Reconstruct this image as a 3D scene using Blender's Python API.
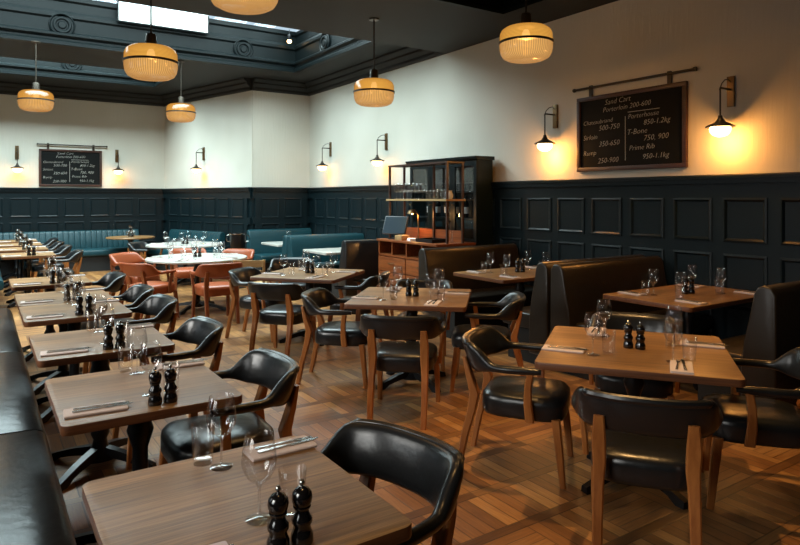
import bpy, bmesh, math, random
from mathutils import Vector, Matrix
from math import pi, sin, cos, radians as R
random.seed(7)
for o in list(bpy.data.objects): bpy.data.objects.remove(o)
S = bpy.context.scene
COL = S.collection

# ------------------------------------------------------------------ camera
TH = R(33.6); CT, ST = cos(TH), sin(TH); FPX = 632.0; HOR = 198.0; CH = 1.6
cd = bpy.data.cameras.new('camera'); cam = bpy.data.objects.new('camera', cd); COL.objects.link(cam)
cam.location = (0, 0, CH); cam.rotation_euler = (pi/2, 0, -TH)
cd.sensor_width = 36; cd.lens = 36*FPX/800; cd.shift_y = -(272.5-HOR)/800; cd.clip_start = .05
S.camera = cam
# ------------------------------------------------------------------ world, exposure, lights
S.view_settings.view_transform = 'Standard'; S.view_settings.look = 'None'
S.view_settings.gamma = 1; S.view_settings.use_curve_mapping = False; S.view_settings.exposure = 0.0
W = bpy.data.worlds.new('world'); S.world = W; W.use_nodes = True
W.node_tree.nodes['Background'].inputs[0].default_value = (.62, .75, .85, 1)
W.node_tree.nodes['Background'].inputs[1].default_value = 1.0

def area(name, loc, rot, sx, sy, power, col):
    l = bpy.data.lights.new(name, 'AREA'); l.shape = 'RECTANGLE'; l.size = sx; l.size_y = sy
    l.energy = power; l.color = col
    o = bpy.data.objects.new(name, l); COL.objects.link(o); o.location = loc; o.rotation_euler = rot
    return o
DAY = (.84, 1.0, .98)
area('skylight_daylight', (1.2, 9.6, 5.08), (0, 0, 0), 7.6, 3.5, 1400, DAY)
area('rear_skylight_daylight', (.2, 13.75, 5.08), (0, 0, 0), 5.6, 1.7, 1150, DAY)
for i, yy in enumerate((.9, 4.2, 7.5)):
    wo = area('window_daylight', (-2.75, yy, 2.1), (0, -pi/2+R(38), 0), 2.3, 1.7, (36, 54, 36)[i], (1.0, .98, .92))
    wo.data.spread = R(76)

# added warm spots without fixtures, out of view, brightening the tables from above
for (x, y, e) in ((3.1, 2.6, 400), (3.3, 4.9, 90), (5.0, 3.4, 110), (1.9, 3.2, 80), (.9, 1.5, 90)):
    l = bpy.data.lights.new('added_warm_spot', 'SPOT'); l.energy = e; l.color = (1, .56, .20); l.spot_size = R(66); l.spot_blend = .8; l.shadow_soft_size = .05
    o = bpy.data.objects.new('added_warm_spot', l); COL.objects.link(o); o.location = (x, y, 4.42)

# ------------------------------------------------------------------ helpers
def ray(px, py, h):
    z = (h-CH)*FPX/(HOR-py); l = (px-400)/FPX*z
    return Vector((l*CT+z*ST, z*CT-l*ST, h))
def cw(l, z, h=0): return Vector((l*CT+z*ST, z*CT-l*ST, h))

class MB:
    def __init__(s): s.b = bmesh.new()
    def box(s, x0, x1, y0, y1, z0, z1, M=None):
        vs = [s.b.verts.new((x, y, z)) for x in (x0, x1) for y in (y0, y1) for z in (z0, z1)]
        for f in ((0,1,3,2),(4,6,7,5),(0,4,5,1),(2,3,7,6),(0,2,6,4),(1,5,7,3)):
            s.b.faces.new([vs[i] for i in f])
        if M is not None:
            for v in vs: v.co = M @ v.co
        return s
    def lathe(s, prof, c=(0,0,0), n=24, closed=False, M=None):
        rings = []
        allv = []
        for r, z in prof:
            if r < 1e-6:
                v = s.b.verts.new((c[0], c[1], c[2]+z)); rings.append([v]); allv.append(v)
            else:
                rg = [s.b.verts.new((c[0]+r*cos(2*pi*k/n), c[1]+r*sin(2*pi*k/n), c[2]+z)) for k in range(n)]
                rings.append(rg); allv += rg
        prs = list(zip(rings, rings[1:]))
        if closed: prs.append((rings[-1], rings[0]))
        for a, b in prs:
            for k in range(n):
                k2 = (k+1) % n
                if len(a) == 1 and len(b) == 1: continue
                if len(a) == 1: s.b.faces.new((a[0], b[k2], b[k]))
                elif len(b) == 1: s.b.faces.new((a[k], a[k2], b[0]))
                else: s.b.faces.new((a[k], a[k2], b[k2], b[k]))
        if M is not None:
            for v in allv: v.co = M @ v.co
        return s
    def loft(s, rings, closed=False, cap=True):
        rr = [[s.b.verts.new(p) for p in rg] for rg in rings]
        n = len(rr[0])
        prs = list(zip(rr, rr[1:]))
        if closed: prs.append((rr[-1], rr[0]))
        for a, b in prs:
            for k in range(n):
                k2 = (k+1) % n
                s.b.faces.new((a[k], a[k2], b[k2], b[k]))
        if cap and not closed:
            s.b.faces.new(rr[0][::-1]); s.b.faces.new(rr[-1])
        return s
    def tube(s, pts, r, n=8, cap=True):
        pts = [Vector(p) for p in pts]
        rs = r if isinstance(r, (list, tuple)) else [r]*len(pts)
        rings = []
        for i, p in enumerate(pts):
            t = (pts[min(i+1, len(pts)-1)]-pts[max(i-1, 0)]).normalized()
            up = Vector((0,0,1)) if abs(t.z) < .9 else Vector((1,0,0))
            a = t.cross(up).normalized(); b = a.cross(t).normalized()
            rings.append([p+a*rs[i]*cos(2*pi*k/n)+b*rs[i]*sin(2*pi*k/n) for k in range(n)])
        return s.loft(rings, cap=cap)
    def leg(s, pts, w, d):
        # square section leg through pts, widths along x / y
        rings = []
        for i, p in enumerate(pts):
            wi = w[i] if isinstance(w, (list, tuple)) else w; di = d[i] if isinstance(d, (list, tuple)) else d
            x, y, z = p
            c = .006
            rings.append([(x-wi/2+c, y-di/2, z), (x+wi/2-c, y-di/2, z), (x+wi/2, y-di/2+c, z), (x+wi/2, y+di/2-c, z),
                          (x+wi/2-c, y+di/2, z), (x-wi/2+c, y+di/2, z), (x-wi/2, y+di/2-c, z), (x-wi/2, y-di/2+c, z)])
        return s.loft(rings)
    def prism(s, poly, axis, a0, a1):
        # poly in the two other axes; axis 'x': (y,z) ; 'y': (x,z); 'z': (x,y)
        def P(u, v, a): return {'x': (a, u, v), 'y': (u, a, v), 'z': (u, v, a)}[axis]
        A = [s.b.verts.new(P(u, v, a0)) for u, v in poly]; B = [s.b.verts.new(P(u, v, a1)) for u, v in poly]
        n = len(poly)
        for k in range(n): s.b.faces.new((A[k], A[(k+1) % n], B[(k+1) % n], B[k]))
        s.b.faces.new(A[::-1]); s.b.faces.new(B)
        return s
    def build(s, name, mat, parent=None, smooth=False, bevel=0, seg=2, M=None, angle=40):
        if M is not None: s.b.transform(M)
        bmesh.ops.recalc_face_normals(s.b, faces=s.b.faces)
        me = bpy.data.meshes.new(name)
        if bevel:
            es = [e for e in s.b.edges if len(e.link_faces) == 2 and e.calc_face_angle(0) > R(35)]
            bmesh.ops.bevel(s.b, geom=es, offset=bevel, segments=seg, affect='EDGES', profile=.6, clamp_overlap=True)
        s.b.to_mesh(me); s.b.free()
        if smooth or bevel:
            me.shade_smooth()
            try: me.set_sharp_from_angle(angle=R(angle))
            except Exception: pass
        me.materials.append(mat)
        o = bpy.data.objects.new(name, me); COL.objects.link(o)
        if parent: o.parent = parent
        return o

def rrect(x0, x1, y0, y1, r, n=5):
    pts = []
    for cx, cy, a0 in ((x1-r, y1-r, 0), (x0+r, y1-r, 90), (x0+r, y0+r, 180), (x1-r, y0+r, 270)):
        for k in range(n+1):
            a = R(a0+90*k/n); pts.append((cx+r*cos(a), cy+r*sin(a)))
    return pts
def tag(o, label, cat, group=None):
    o['label'] = label; o['category'] = cat
    if group: o['group'] = group
    return o
def thing(name, label, cat, loc=(0,0,0), rz=0, group=None):
    o = bpy.data.objects.new(name, None); COL.objects.link(o); o.empty_display_size = .1
    o.location = loc; o.rotation_euler = (0, 0, rz)
    return tag(o, label, cat, group)
def struct(o): o['kind'] = 'structure'; return o
_used = set()
def dup(root, loc, rz=0, label=None, group=None, rot=None):
    """first call moves the original, later calls copy it with its parts and sub-parts"""
    if root.name not in _used:
        _used.add(root.name); r = root
    else:
        r = root.copy(); COL.objects.link(r)
        for ch in list(root.children):
            c = ch.copy(); COL.objects.link(c); c.parent = r
            for g in list(ch.children):
                d = g.copy(); COL.objects.link(d); d.parent = c
    r.location = loc; r.rotation_euler = rot if rot else (0, 0, rz)
    if label: r['label'] = label
    if group: r['group'] = group
    return r

# ------------------------------------------------------------------ materials
def mat(name, col, rough=.5, metal=0, spec=.5, coat=0, bump=None, emis=None, es=0):
    m = bpy.data.materials.new(name); m.use_nodes = True
    nt = m.node_tree; b = nt.nodes['Principled BSDF']
    b.inputs['Base Color'].default_value = (*col, 1); b.inputs['Roughness'].default_value = rough
    b.inputs['Metallic'].default_value = metal; b.inputs['Specular IOR Level'].default_value = spec
    b.inputs['Coat Weight'].default_value = coat
    if emis: b.inputs['Emission Color'].default_value = (*emis, 1); b.inputs['Emission Strength'].default_value = es
    if bump:
        sc, st, dist = bump
        tc = nt.nodes.new('ShaderNodeTexCoord'); n = nt.nodes.new('ShaderNodeTexNoise'); n.inputs['Scale'].default_value = sc
        n.inputs['Detail'].default_value = 4
        bp = nt.nodes.new('ShaderNodeBump'); bp.inputs['Strength'].default_value = st; bp.inputs['Distance'].default_value = dist
        nt.links.new(tc.outputs['Object'], n.inputs['Vector']); nt.links.new(n.outputs['Fac'], bp.inputs['Height'])
        nt.links.new(bp.outputs['Normal'], b.inputs['Normal'])
    return m
def wood(name, c1, c2, scale=(1.5, 22, 22), rough=.38, coat=0, plank=0):
    m = mat(name, c1, rough, coat=coat); nt = m.node_tree; b = nt.nodes['Principled BSDF']
    tc = nt.nodes.new('ShaderNodeTexCoord'); mp = nt.nodes.new('ShaderNodeMapping'); mp.inputs['Scale'].default_value = scale
    n = nt.nodes.new('ShaderNodeTexNoise'); n.inputs['Scale'].default_value = 1.6; n.inputs['Detail'].default_value = 8; n.inputs['Distortion'].default_value = .6
    n.inputs['Roughness'].default_value = .65
    oi = nt.nodes.new('ShaderNodeObjectInfo'); ad = nt.nodes.new('ShaderNodeVectorMath')
    rp = nt.nodes.new('ShaderNodeValToRGB'); e = rp.color_ramp.elements
    e[0].position = .32; e[0].color = (*c2, 1); e[1].position = .68; e[1].color = (*c1, 1)
    cx = nt.nodes.new('ShaderNodeCombineXYZ'); mu = nt.nodes.new('ShaderNodeMath'); mu.operation = 'MULTIPLY'; mu.inputs[1].default_value = 37
    L = nt.links.new
    L(oi.outputs['Random'], mu.inputs[0]); L(mu.outputs[0], cx.inputs[0]); L(mu.outputs[0], cx.inputs[1])
    L(tc.outputs['Object'], mp.inputs[0]); L(mp.outputs[0], ad.inputs[0]); L(cx.outputs[0], ad.inputs[1])
    L(ad.outputs[0], n.inputs['Vector']); L(n.outputs['Fac'], rp.inputs[0]); L(rp.outputs[0], b.inputs['Base Color'])
    bp = nt.nodes.new('ShaderNodeBump'); bp.inputs['Strength'].default_value = .12; bp.inputs['Distance'].default_value = .004
    L(n.outputs['Fac'], bp.inputs['Height']); L(bp.outputs['Normal'], b.inputs['Normal'])
    if plank:   # boards glued side by side along y
        sx = nt.nodes.new('ShaderNodeSeparateXYZ'); L(tc.outputs['Object'], sx.inputs[0])
        dv = nt.nodes.new('ShaderNodeMath'); dv.operation = 'DIVIDE'; dv.inputs[1].default_value = plank; L(sx.outputs['Y'], dv.inputs[0])
        fl = nt.nodes.new('ShaderNodeMath'); fl.operation = 'FLOOR'; L(dv.outputs[0], fl.inputs[0])
        wn = nt.nodes.new('ShaderNodeTexWhiteNoise'); wn.noise_dimensions = '1D'; L(fl.outputs[0], wn.inputs['W'])
        mr = nt.nodes.new('ShaderNodeMapRange'); mr.inputs['To Min'].default_value = .72; mr.inputs['To Max'].default_value = 1.18
        L(wn.outputs['Value'], mr.inputs['Value'])
        hs = nt.nodes.new('ShaderNodeHueSaturation'); L(rp.outputs[0], hs.inputs['Color']); L(mr.outputs[0], hs.inputs['Value'])
        L(hs.outputs[0], b.inputs['Base Color'])
    return m
def glass(name, tint=(1,1,1), lo=.03, hi=.7, rough=.015):
    m = bpy.data.materials.new(name); m.use_nodes = True; nt = m.node_tree; nt.nodes.clear()
    out = nt.nodes.new('ShaderNodeOutputMaterial'); tr = nt.nodes.new('ShaderNodeBsdfTransparent'); gl = nt.nodes.new('ShaderNodeBsdfGlossy')
    tr.inputs[0].default_value = (*tint, 1); gl.inputs['Roughness'].default_value = rough
    lw = nt.nodes.new('ShaderNodeLayerWeight'); lw.inputs[0].default_value = .13
    mr = nt.nodes.new('ShaderNodeMapRange'); mr.inputs['To Min'].default_value = lo; mr.inputs['To Max'].default_value = hi
    mx = nt.nodes.new('ShaderNodeMixShader'); L = nt.links.new
    L(lw.outputs['Facing'], mr.inputs['Value']); L(mr.outputs[0], mx.inputs[0]); L(tr.outputs[0], mx.inputs[1]); L(gl.outputs[0], mx.inputs[2])
    L(mx.outputs[0], out.inputs[0]); return m

M = {}
M['leather'] = mat('black_leather', (.010, .011, .012), .28, bump=(14, .25, .01))
M['leather_brown'] = mat('dark_brown_leather', (.019, .014, .0095), .34, bump=(9, .2, .01))
M['leather_red'] = mat('rust_red_leather', (.26, .055, .015), .38, bump=(14, .2, .01))
M['leather_teal'] = mat('teal_leather', (.0045, .036, .046), .42, spec=.35, bump=(9, .2, .01))
M['frame_wood'] = wood('oiled_beech', (.38, .14, .034), (.23, .07, .016), (16, 16, 1.5), .35)
M['frame_red'] = wood('red_stained_beech', (.26, .07, .02), (.15, .036, .012), (16, 16, 1.5), .35)
M['top'] = wood('walnut_top', (.40, .215, .078), (.13, .062, .022), (1.6, 46, 46), .38, plank=.14)
M['edge'] = wood('walnut_edge', (.17, .062, .022), (.08, .028, .012), (1.6, 42, 42), .4)
M['marble'] = mat('white_marble', (.46, .45, .41), .25, bump=None)
M['black_iron'] = mat('black_iron', (.008, .008, .009), .35, metal=.3)
M['blackpaint'] = mat('blue_black_paint', (.0035, .0095, .012), .36, spec=.3, bump=(20, .08, .004))
M['plinth'] = mat('matt_black_plinth', (.006, .006, .006), .7)
M['ceil'] = mat('ceiling_dark_paint', (.009, .009, .0082), .7)
M['coffer'] = mat('coffer_blue_paint', (.0022, .0045, .005), .45, spec=.14)
M['mill'] = mat('black_lacquer', (.006, .005, .005), .12, coat=.5)
M['steel'] = mat('steel', (.40, .40, .38), .2, metal=1)
M['brass'] = mat('aged_brass', (.16, .10, .045), .4, metal=.8)
M['bronze'] = mat('dark_bronze', (.05, .04, .03), .4, metal=.6)
M['napkin'] = mat('white_napkin', (.60, .50, .46), .8, bump=(60, .3, .003))
M['white'] = mat('white_ceramic', (.7, .7, .66), .2)
M['paper'] = mat('paper', (.75, .73, .68), .7)
M['sidewood'] = wood('sideboard_wood', (.30, .085, .022), (.13, .032, .010), (20, 1.2, 22), .35)
M['darkwood'] = wood('board_frame_wood', (.055, .02, .011), (.03, .012, .007), (3, 3, 20), .45)
M['oak'] = wood('pale_oak', (.50, .32, .14), (.36, .22, .09), (2, 16, 16), .45)
M['slate'] = mat('chalkboard_slate', (.006, .007, .007), .85, spec=.15, bump=(8, .1, .003))
M['chalk'] = mat('chalk', (.42, .42, .38), .9)
M['screen'] = mat('screen_glow', (.004, .012, .02), .6, spec=.15, emis=(.05, .12, .18), es=.12)
M['glass'] = glass('clear_glass')
def real_glass():
    m = mat('solid_glass', (1, 1, 1), .02); b = m.node_tree.nodes['Principled BSDF']; b.inputs['Transmission Weight'].default_value = 1; b.inputs['IOR'].default_value = 1.48
    return m
M['solid'] = real_glass()
M['foot_glass'] = glass('thick_glass', (1, 1, 1), .22, .95, .03)
M['pane'] = glass('window_glass', (.95, .98, 1), .03, .35)
M['bottle'] = glass('bottle_glass', (.35, .5, .3), .1, .7)
M['bulb'] = mat('sconce_bulb', (1, .8, .5), .4, emis=(1, .66, .30), es=5)
M['star'] = mat('spot_lens', (1, .8, .5), .4, emis=(1, .60, .22), es=14)
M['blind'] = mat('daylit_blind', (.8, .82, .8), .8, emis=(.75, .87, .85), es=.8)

# pendant glass: ribbed amber glowing glass
def prismatic():
    m = bpy.data.materials.new('prismatic_glass'); m.use_nodes = True; nt = m.node_tree; nt.nodes.clear(); L = nt.links.new
    out = nt.nodes.new('ShaderNodeOutputMaterial'); em = nt.nodes.new('ShaderNodeEmission'); tr = nt.nodes.new('ShaderNodeBsdfTransparent')
    gl = nt.nodes.new('ShaderNodeBsdfGlossy'); gl.inputs['Roughness'].default_value = .15
    tc = nt.nodes.new('ShaderNodeTexCoord'); sp = nt.nodes.new('ShaderNodeSeparateXYZ'); L(tc.outputs['Object'], sp.inputs[0])
    w = nt.nodes.new('ShaderNodeMath'); w.operation = 'MULTIPLY'; w.inputs[1].default_value = 520; L(sp.outputs['Z'], w.inputs[0])
    s_ = nt.nodes.new('ShaderNodeMath'); s_.operation = 'SINE'; L(w.outputs[0], s_.inputs[0])
    at = nt.nodes.new('ShaderNodeMath'); at.operation = 'ARCTAN2'; L(sp.outputs['X'], at.inputs[0]); L(sp.outputs['Y'], at.inputs[1])
    w2 = nt.nodes.new('ShaderNodeMath'); w2.operation = 'MULTIPLY'; w2.inputs[1].default_value = 72; L(at.outputs[0], w2.inputs[0])
    s2 = nt.nodes.new('ShaderNodeMath'); s2.operation = 'SINE'; L(w2.outputs[0], s2.inputs[0])
    gt = nt.nodes.new('ShaderNodeMath'); gt.operation = 'GREATER_THAN'; gt.inputs[1].default_value = 0.0; L(sp.outputs['Z'], gt.inputs[0])
    mx = nt.nodes.new('ShaderNodeMix'); mx.data_type = 'FLOAT'; L(gt.outputs[0], mx.inputs['Factor']); L(s2.outputs[0], mx.inputs[2]); L(s_.outputs[0], mx.inputs[3])
    lw = nt.nodes.new('ShaderNodeLayerWeight'); lw.inputs[0].default_value = .5
    f = nt.nodes.new('ShaderNodeMapRange'); f.inputs['From Min'].default_value = -1; f.inputs['From Max'].default_value = 1
    f.inputs['To Min'].default_value = .5; f.inputs['To Max'].default_value = 1.0; L(mx.outputs[0], f.inputs['Value'])
    fl = nt.nodes.new('ShaderNodeMapRange'); fl.inputs['To Min'].default_value = 1.0; fl.inputs['To Max'].default_value = .45; L(lw.outputs['Facing'], fl.inputs['Value'])
    mm = nt.nodes.new('ShaderNodeMath'); mm.operation = 'MULTIPLY'; L(f.outputs[0], mm.inputs[0]); L(fl.outputs[0], mm.inputs[1])
    cr = nt.nodes.new('ShaderNodeValToRGB'); cr.color_ramp.elements[0].position = .2; cr.color_ramp.elements[0].color = (.30, .12, .03, 1)
    cr.color_ramp.elements[1].position = 1; cr.color_ramp.elements[1].color = (.86, .44, .10, 1)
    L(mm.outputs[0], cr.inputs[0]); cm = nt.nodes.new('ShaderNodeMix'); cm.data_type = 'RGBA'; cm.blend_type = 'MULTIPLY'; cm.inputs['Factor'].default_value = 1
    c2 = nt.nodes.new('ShaderNodeMix'); c2.data_type = 'RGBA'; L(gt.outputs[0], c2.inputs['Factor']); c2.inputs[6].default_value = (.95, 1.0, 1.25, 1); c2.inputs[7].default_value = (1.05, 1, .7, 1)
    L(cr.outputs[0], cm.inputs[6]); L(c2.outputs[2], cm.inputs[7]); L(cm.outputs[2], em.inputs[0]); em.inputs[1].default_value = 1.15
    m1 = nt.nodes.new('ShaderNodeMixShader'); m1.inputs[0].default_value = .95; L(tr.outputs[0], m1.inputs[1]); L(em.outputs[0], m1.inputs[2])
    m2 = nt.nodes.new('ShaderNodeMixShader'); m2.inputs[0].default_value = .08; L(m1.outputs[0], m2.inputs[1]); L(gl.outputs[0], m2.inputs[2])
    L(m2.outputs[0], out.inputs[0]); return m
M['prism'] = prismatic()

def plaster():
    m = mat('cream_painted_wall', (.56, .54, .47), .8); nt = m.node_tree; b = nt.nodes['Principled BSDF']; L = nt.links.new
    tc = nt.nodes.new('ShaderNodeTexCoord'); mp = nt.nodes.new('ShaderNodeMapping'); mp.inputs['Scale'].default_value = (11, 11, .9)
    n = nt.nodes.new('ShaderNodeTexNoise'); n.inputs['Scale'].default_value = 2.4; n.inputs['Detail'].default_value = 5
    bp = nt.nodes.new('ShaderNodeBump'); bp.inputs['Strength'].default_value = .35; bp.inputs['Distance'].default_value = .014
    L(tc.outputs['Object'], mp.inputs[0]); L(mp.outputs[0], n.inputs['Vector']); L(n.outputs['Fac'], bp.inputs['Height']); L(bp.outputs['Normal'], b.inputs['Normal'])
    n2 = nt.nodes.new('ShaderNodeTexNoise'); n2.inputs['Scale'].default_value = .7; L(tc.outputs['Object'], n2.inputs['Vector'])
    rp = nt.nodes.new('ShaderNodeValToRGB'); rp.color_ramp.elements[0].position = .35; rp.color_ramp.elements[0].color = (.52, .50, .43, 1)
    rp.color_ramp.elements[1].position = .65; rp.color_ramp.elements[1].color = (.60, .58, .51, 1); L(n2.outputs['Fac'], rp.inputs[0]); L(rp.outputs[0], b.inputs['Base Color'])
    return m
M['wall'] = plaster()

def parquet():
    m = mat('parquet', (.3, .14, .06), .33); nt = m.node_tree; b = nt.nodes['Principled BSDF']; L = nt.links.new
    def mth(op, a, b_=None, c=None):
        n = nt.nodes.new('ShaderNodeMath'); n.operation = op
        for i, v in enumerate((a, b_, c)):
            if v is None: continue
            if isinstance(v, (int, float)): n.inputs[i].default_value = v
            else: L(v, n.inputs[i])
        return n.outputs[0]
    tc = nt.nodes.new('ShaderNodeTexCoord'); sp = nt.nodes.new('ShaderNodeSeparateXYZ'); L(tc.outputs['Object'], sp.inputs[0])
    X, Y = sp.outputs['X'], sp.outputs['Y']
    P = .37; ST_ = .16
    ux = mth('DIVIDE', X, P); uy = mth('DIVIDE', Y, P)
    cx = mth('FLOOR', ux); cy = mth('FLOOR', uy); fx = mth('SUBTRACT', ux, cx); fy = mth('SUBTRACT', uy, cy)
    strip = mth('LESS_THAN', fy, ST_)
    py = mth('DIVIDE', mth('SUBTRACT', fy, ST_), 1-ST_)
    par = mth('MAXIMUM', mth('FLOORED_MODULO', mth('ADD', cx, cy), 2), mth('LESS_THAN', mth('FLOORED_MODULO', cy, 3), 1.5))
    # plank coordinate
    pc = mth('MULTIPLY', mth('ADD', mth('MULTIPLY', par, fx), mth('MULTIPLY', mth('SUBTRACT', 1, par), py)), 5)
    pid = mth('FLOOR', pc); pf = mth('SUBTRACT', pc, pid)
    e1 = mth('MINIMUM', pf, mth('SUBTRACT', 1, pf))
    e2 = mth('MULTIPLY', mth('MINIMUM', fx, mth('SUBTRACT', 1, fx)), 5)
    e3 = mth('MULTIPLY', mth('MINIMUM', py, mth('SUBTRACT', 1, py)), 4)
    e = mth('MINIMUM', e1, mth('MINIMUM', e2, e3))
    es = mth('MULTIPLY', mth('MINIMUM', fy, mth('SUBTRACT', ST_, fy)), 5)
    ed = mth('ADD', mth('MULTIPLY', strip, es), mth('MULTIPLY', mth('SUBTRACT', 1, strip), e))
    line = nt.nodes.new('ShaderNodeMapRange'); line.inputs['From Max'].default_value = .07; L(ed, line.inputs['Value'])
    line.inputs['To Min'].default_value = .25
    idv = nt.nodes.new('ShaderNodeCombineXYZ')
    ns = mth('SUBTRACT', 1, strip)
    L(mth('ADD', mth('MULTIPLY', cx, 1), mth('MULTIPLY', strip, .37)), idv.inputs[0]); L(cy, idv.inputs[1]); L(mth('MULTIPLY', ns, mth('ADD', pid, 1)), idv.inputs[2])
    wn = nt.nodes.new('ShaderNodeTexWhiteNoise'); L(idv.outputs[0], wn.inputs['Vector'])
    # grain, along x or y
    def grain(sc):
        mp = nt.nodes.new('ShaderNodeMapping'); mp.inputs['Scale'].default_value = sc; L(tc.outputs['Object'], mp.inputs[0])
        n = nt.nodes.new('ShaderNodeTexNoise'); n.inputs['Scale'].default_value = 2; n.inputs['Detail'].default_value = 9; n.inputs['Roughness'].default_value = .7; L(mp.outputs[0], n.inputs['Vector']); return n.outputs['Fac']
    gx = grain((3, 40, 1)); gy = grain((40, 3, 1))
    sel = mth('MULTIPLY', par, ns)
    g = mth('ADD', mth('MULTIPLY', sel, gy), mth('MULTIPLY', mth('SUBTRACT', 1, sel), gx))
    t = mth('ADD', mth('MULTIPLY', wn.outputs['Value'], .5), mth('MULTIPLY', mth('SUBTRACT', g, .25), .95))
    big = nt.nodes.new('ShaderNodeTexNoise'); big.inputs['Scale'].default_value = 1.3; L(tc.outputs['Object'], big.inputs['Vector'])
    rp = nt.nodes.new('ShaderNodeValToRGB'); cr = rp.color_ramp
    cr.elements[0].position = .05; cr.elements[0].color = (.085, .034, .012, 1)
    cr.elements[1].position = .95; cr.elements[1].color = (.50, .26, .085, 1)
    q = cr.elements.new(.5); q.color = (.25, .108, .034, 1)
    L(t, rp.inputs[0])
    vv = mth('MULTIPLY', line.outputs[0], mth('ADD', .65, mth('MULTIPLY', big.outputs['Fac'], .7)))
    vv = mth('MULTIPLY', vv, mth('SUBTRACT', 1, mth('MULTIPLY', strip, .3)))
    hs = nt.nodes.new('ShaderNodeHueSaturation'); L(rp.outputs[0], hs.inputs['Color']); L(vv, hs.inputs['Value']); L(hs.outputs[0], b.inputs['Base Color'])
    rr = nt.nodes.new('ShaderNodeMapRange'); rr.inputs['To Min'].default_value = .25; rr.inputs['To Max'].default_value = .5; L(g, rr.inputs['Value']); L(rr.outputs[0], b.inputs['Roughness'])
    bp = nt.nodes.new('ShaderNodeBump'); bp.inputs['Strength'].default_value = .3; bp.inputs['Distance'].default_value = .003; L(line.outputs[0], bp.inputs['Height']); L(bp.outputs['Normal'], b.inputs['Normal'])
    return m
M['floor'] = parquet()

# ------------------------------------------------------------------ the room
XW = 5.95; YB = 15.9; YS = 12.5; XL = -2.9; YF = -3.0; HC = 3.81; HS = 4.05; HR = 5.02
CA = Vector((3.72, YB)); CB = Vector((4.65, YS))
struct(MB().prism([(XL-.2, YF-.2), (XW+.2, YF-.2), (XW+.2, YB+.2), (XL-.2, YB+.2)], 'z', -.12, 0).build('floor', M['floor']))
struct(MB().box(XW, XW+.2, YF, YS+.2, 0, 5.1).build('wall_right', M['wall']))
struct(MB().box(XL, CA.x+.2, YB, YB+.2, 0, 5.1).build('wall_back', M['wall']))
struct(MB().box(CB.x+.03, XW, YS, YS+.2, 0, 5.1).build('wall_short', M['wall']))
struct(MB().box(XL, XW+.2, YF-.2, YF, 0, 5.1).build('wall_front', M['blackpaint']))
dv = (CA-CB); LN = dv.length; dn = dv.normalized(); nn = Vector((dn.y, -dn.x))  # outward normal (to +x)
struct(MB().prism([(CB.x, CB.y), (CA.x, CA.y), (CA.x+nn.x*.2, CA.y+nn.y*.2), (CB.x+nn.x*.2, CB.y+nn.y*.2)], 'z', 0, 5.1).build('wall_angled', M['wall']))
# left wall with three tall windows
wl = MB(); WY = [.9, 4.2, 7.5]
ys = YF
for yy in WY:
    wl.box(XL-.2, XL, ys, yy-.95, 0, 5.1); wl.box(XL-.2, XL, yy-.95, yy+.95, 0, .85); wl.box(XL-.2, XL, yy-.95, yy+.95, 3.3, 5.1); ys = yy+.95
wl.box(XL-.2, XL, ys, YB+.2, 0, 5.1)
struct(wl.build('wall_left', M['blackpaint']))
for i, yy in enumerate(WY):
    f = MB()
    f.box(XL-.15, XL-.05, yy-.95, yy-.88, .85, 3.3).box(XL-.15, XL-.05, yy+.88, yy+.95, .85, 3.3).box(XL-.15, XL-.05, yy-.88, yy+.88, .85, .93).box(XL-.15, XL-.05, yy-.88, yy+.88, 3.22, 3.3)
    f.box(XL-.13, XL-.07, yy-.025, yy+.025, .93, 3.22).box(XL-.13, XL-.07, yy-.88, yy+.88, 2.3, 2.35)
    w = struct(f.build('window_%d' % (i+2), M['blackpaint']))
    MB().box(XL-.105, XL-.1, yy-.88, yy+.88, .93, 3.22).build('pane', M['pane'], w)

# ceiling : dark slabs with coffers
c = MB()
c.box(XL, XW, 5.7, 7.65, HC, 5.1)                                   # cross beam
c.box(5.3, XW, YF, 5.7, HC, 5.1)                                   # side soffit by the near coffer
c.box(XL, 5.3, YF, 5.7, 4.6, 5.1)                                  # roof of the near coffer
c.box(5.2, XW, 7.65, 11.5, HS, 4.86)
c.box(XL, XW, 11.5, 12.85, HS, 4.86)
c.box(3.3, XW, 12.85, 14.7, HS, 5.1)
c.box(XL, CA.x+.3, 14.7, YB, HS, 5.1)
struct(c.build('ceiling', M['ceil']))
# skylights: glazing bars, glass
def skylight(n, x0, x1, y0, y1, nb, z=HR):
    f = MB()
    f.box(x0, x1, y0, y0+.04, z-.02, z+.06).box(x0, x1, y1-.03, y1, z-.02, z+.06).box(x0, x0+.08, y0, y1, z-.04, z+.06).box(x1-.08, x1, y0, y1, z-.04, z+.06)
    for k in range(1, nb):
        xx = x0+(x1-x0)*k/nb; f.box(xx-.02, xx+.02, y0, y1, z-.04, z+.05)
    # glazed upstand on the far side, dark bars every half metre
    f.box(x0, x1, y1+.0, y1+.03, 4.84, 4.87); k = 0
    while 3.37-2.5+.5*k < x1 and n == 5:
        xx = .87-3.5+.5*k; k += 1
        if x0 < xx < x1: f.box(xx-.022, xx+.022, y1, y1+.03, 4.86, z)
    w = struct(f.build('window_%d' % n, M['coffer'])); MB().box(x0, x1, y0, y1, z, z+.008).box(x0, x1, y1+.012, y1+.018, 4.87, z).build('pane', M['pane'], w)
skylight(5, -2.6, 5.2, 7.65, 11.5, 10); skylight(6, -2.6, 3.3, 12.85, 14.7, 8)
struct(MB().box(XL, -2.6, 7.65, 11.5, HS, 5.1).box(XL, -2.6, 12.85, 14.7, HS, 5.1).build('ceiling', M['ceil']))
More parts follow.
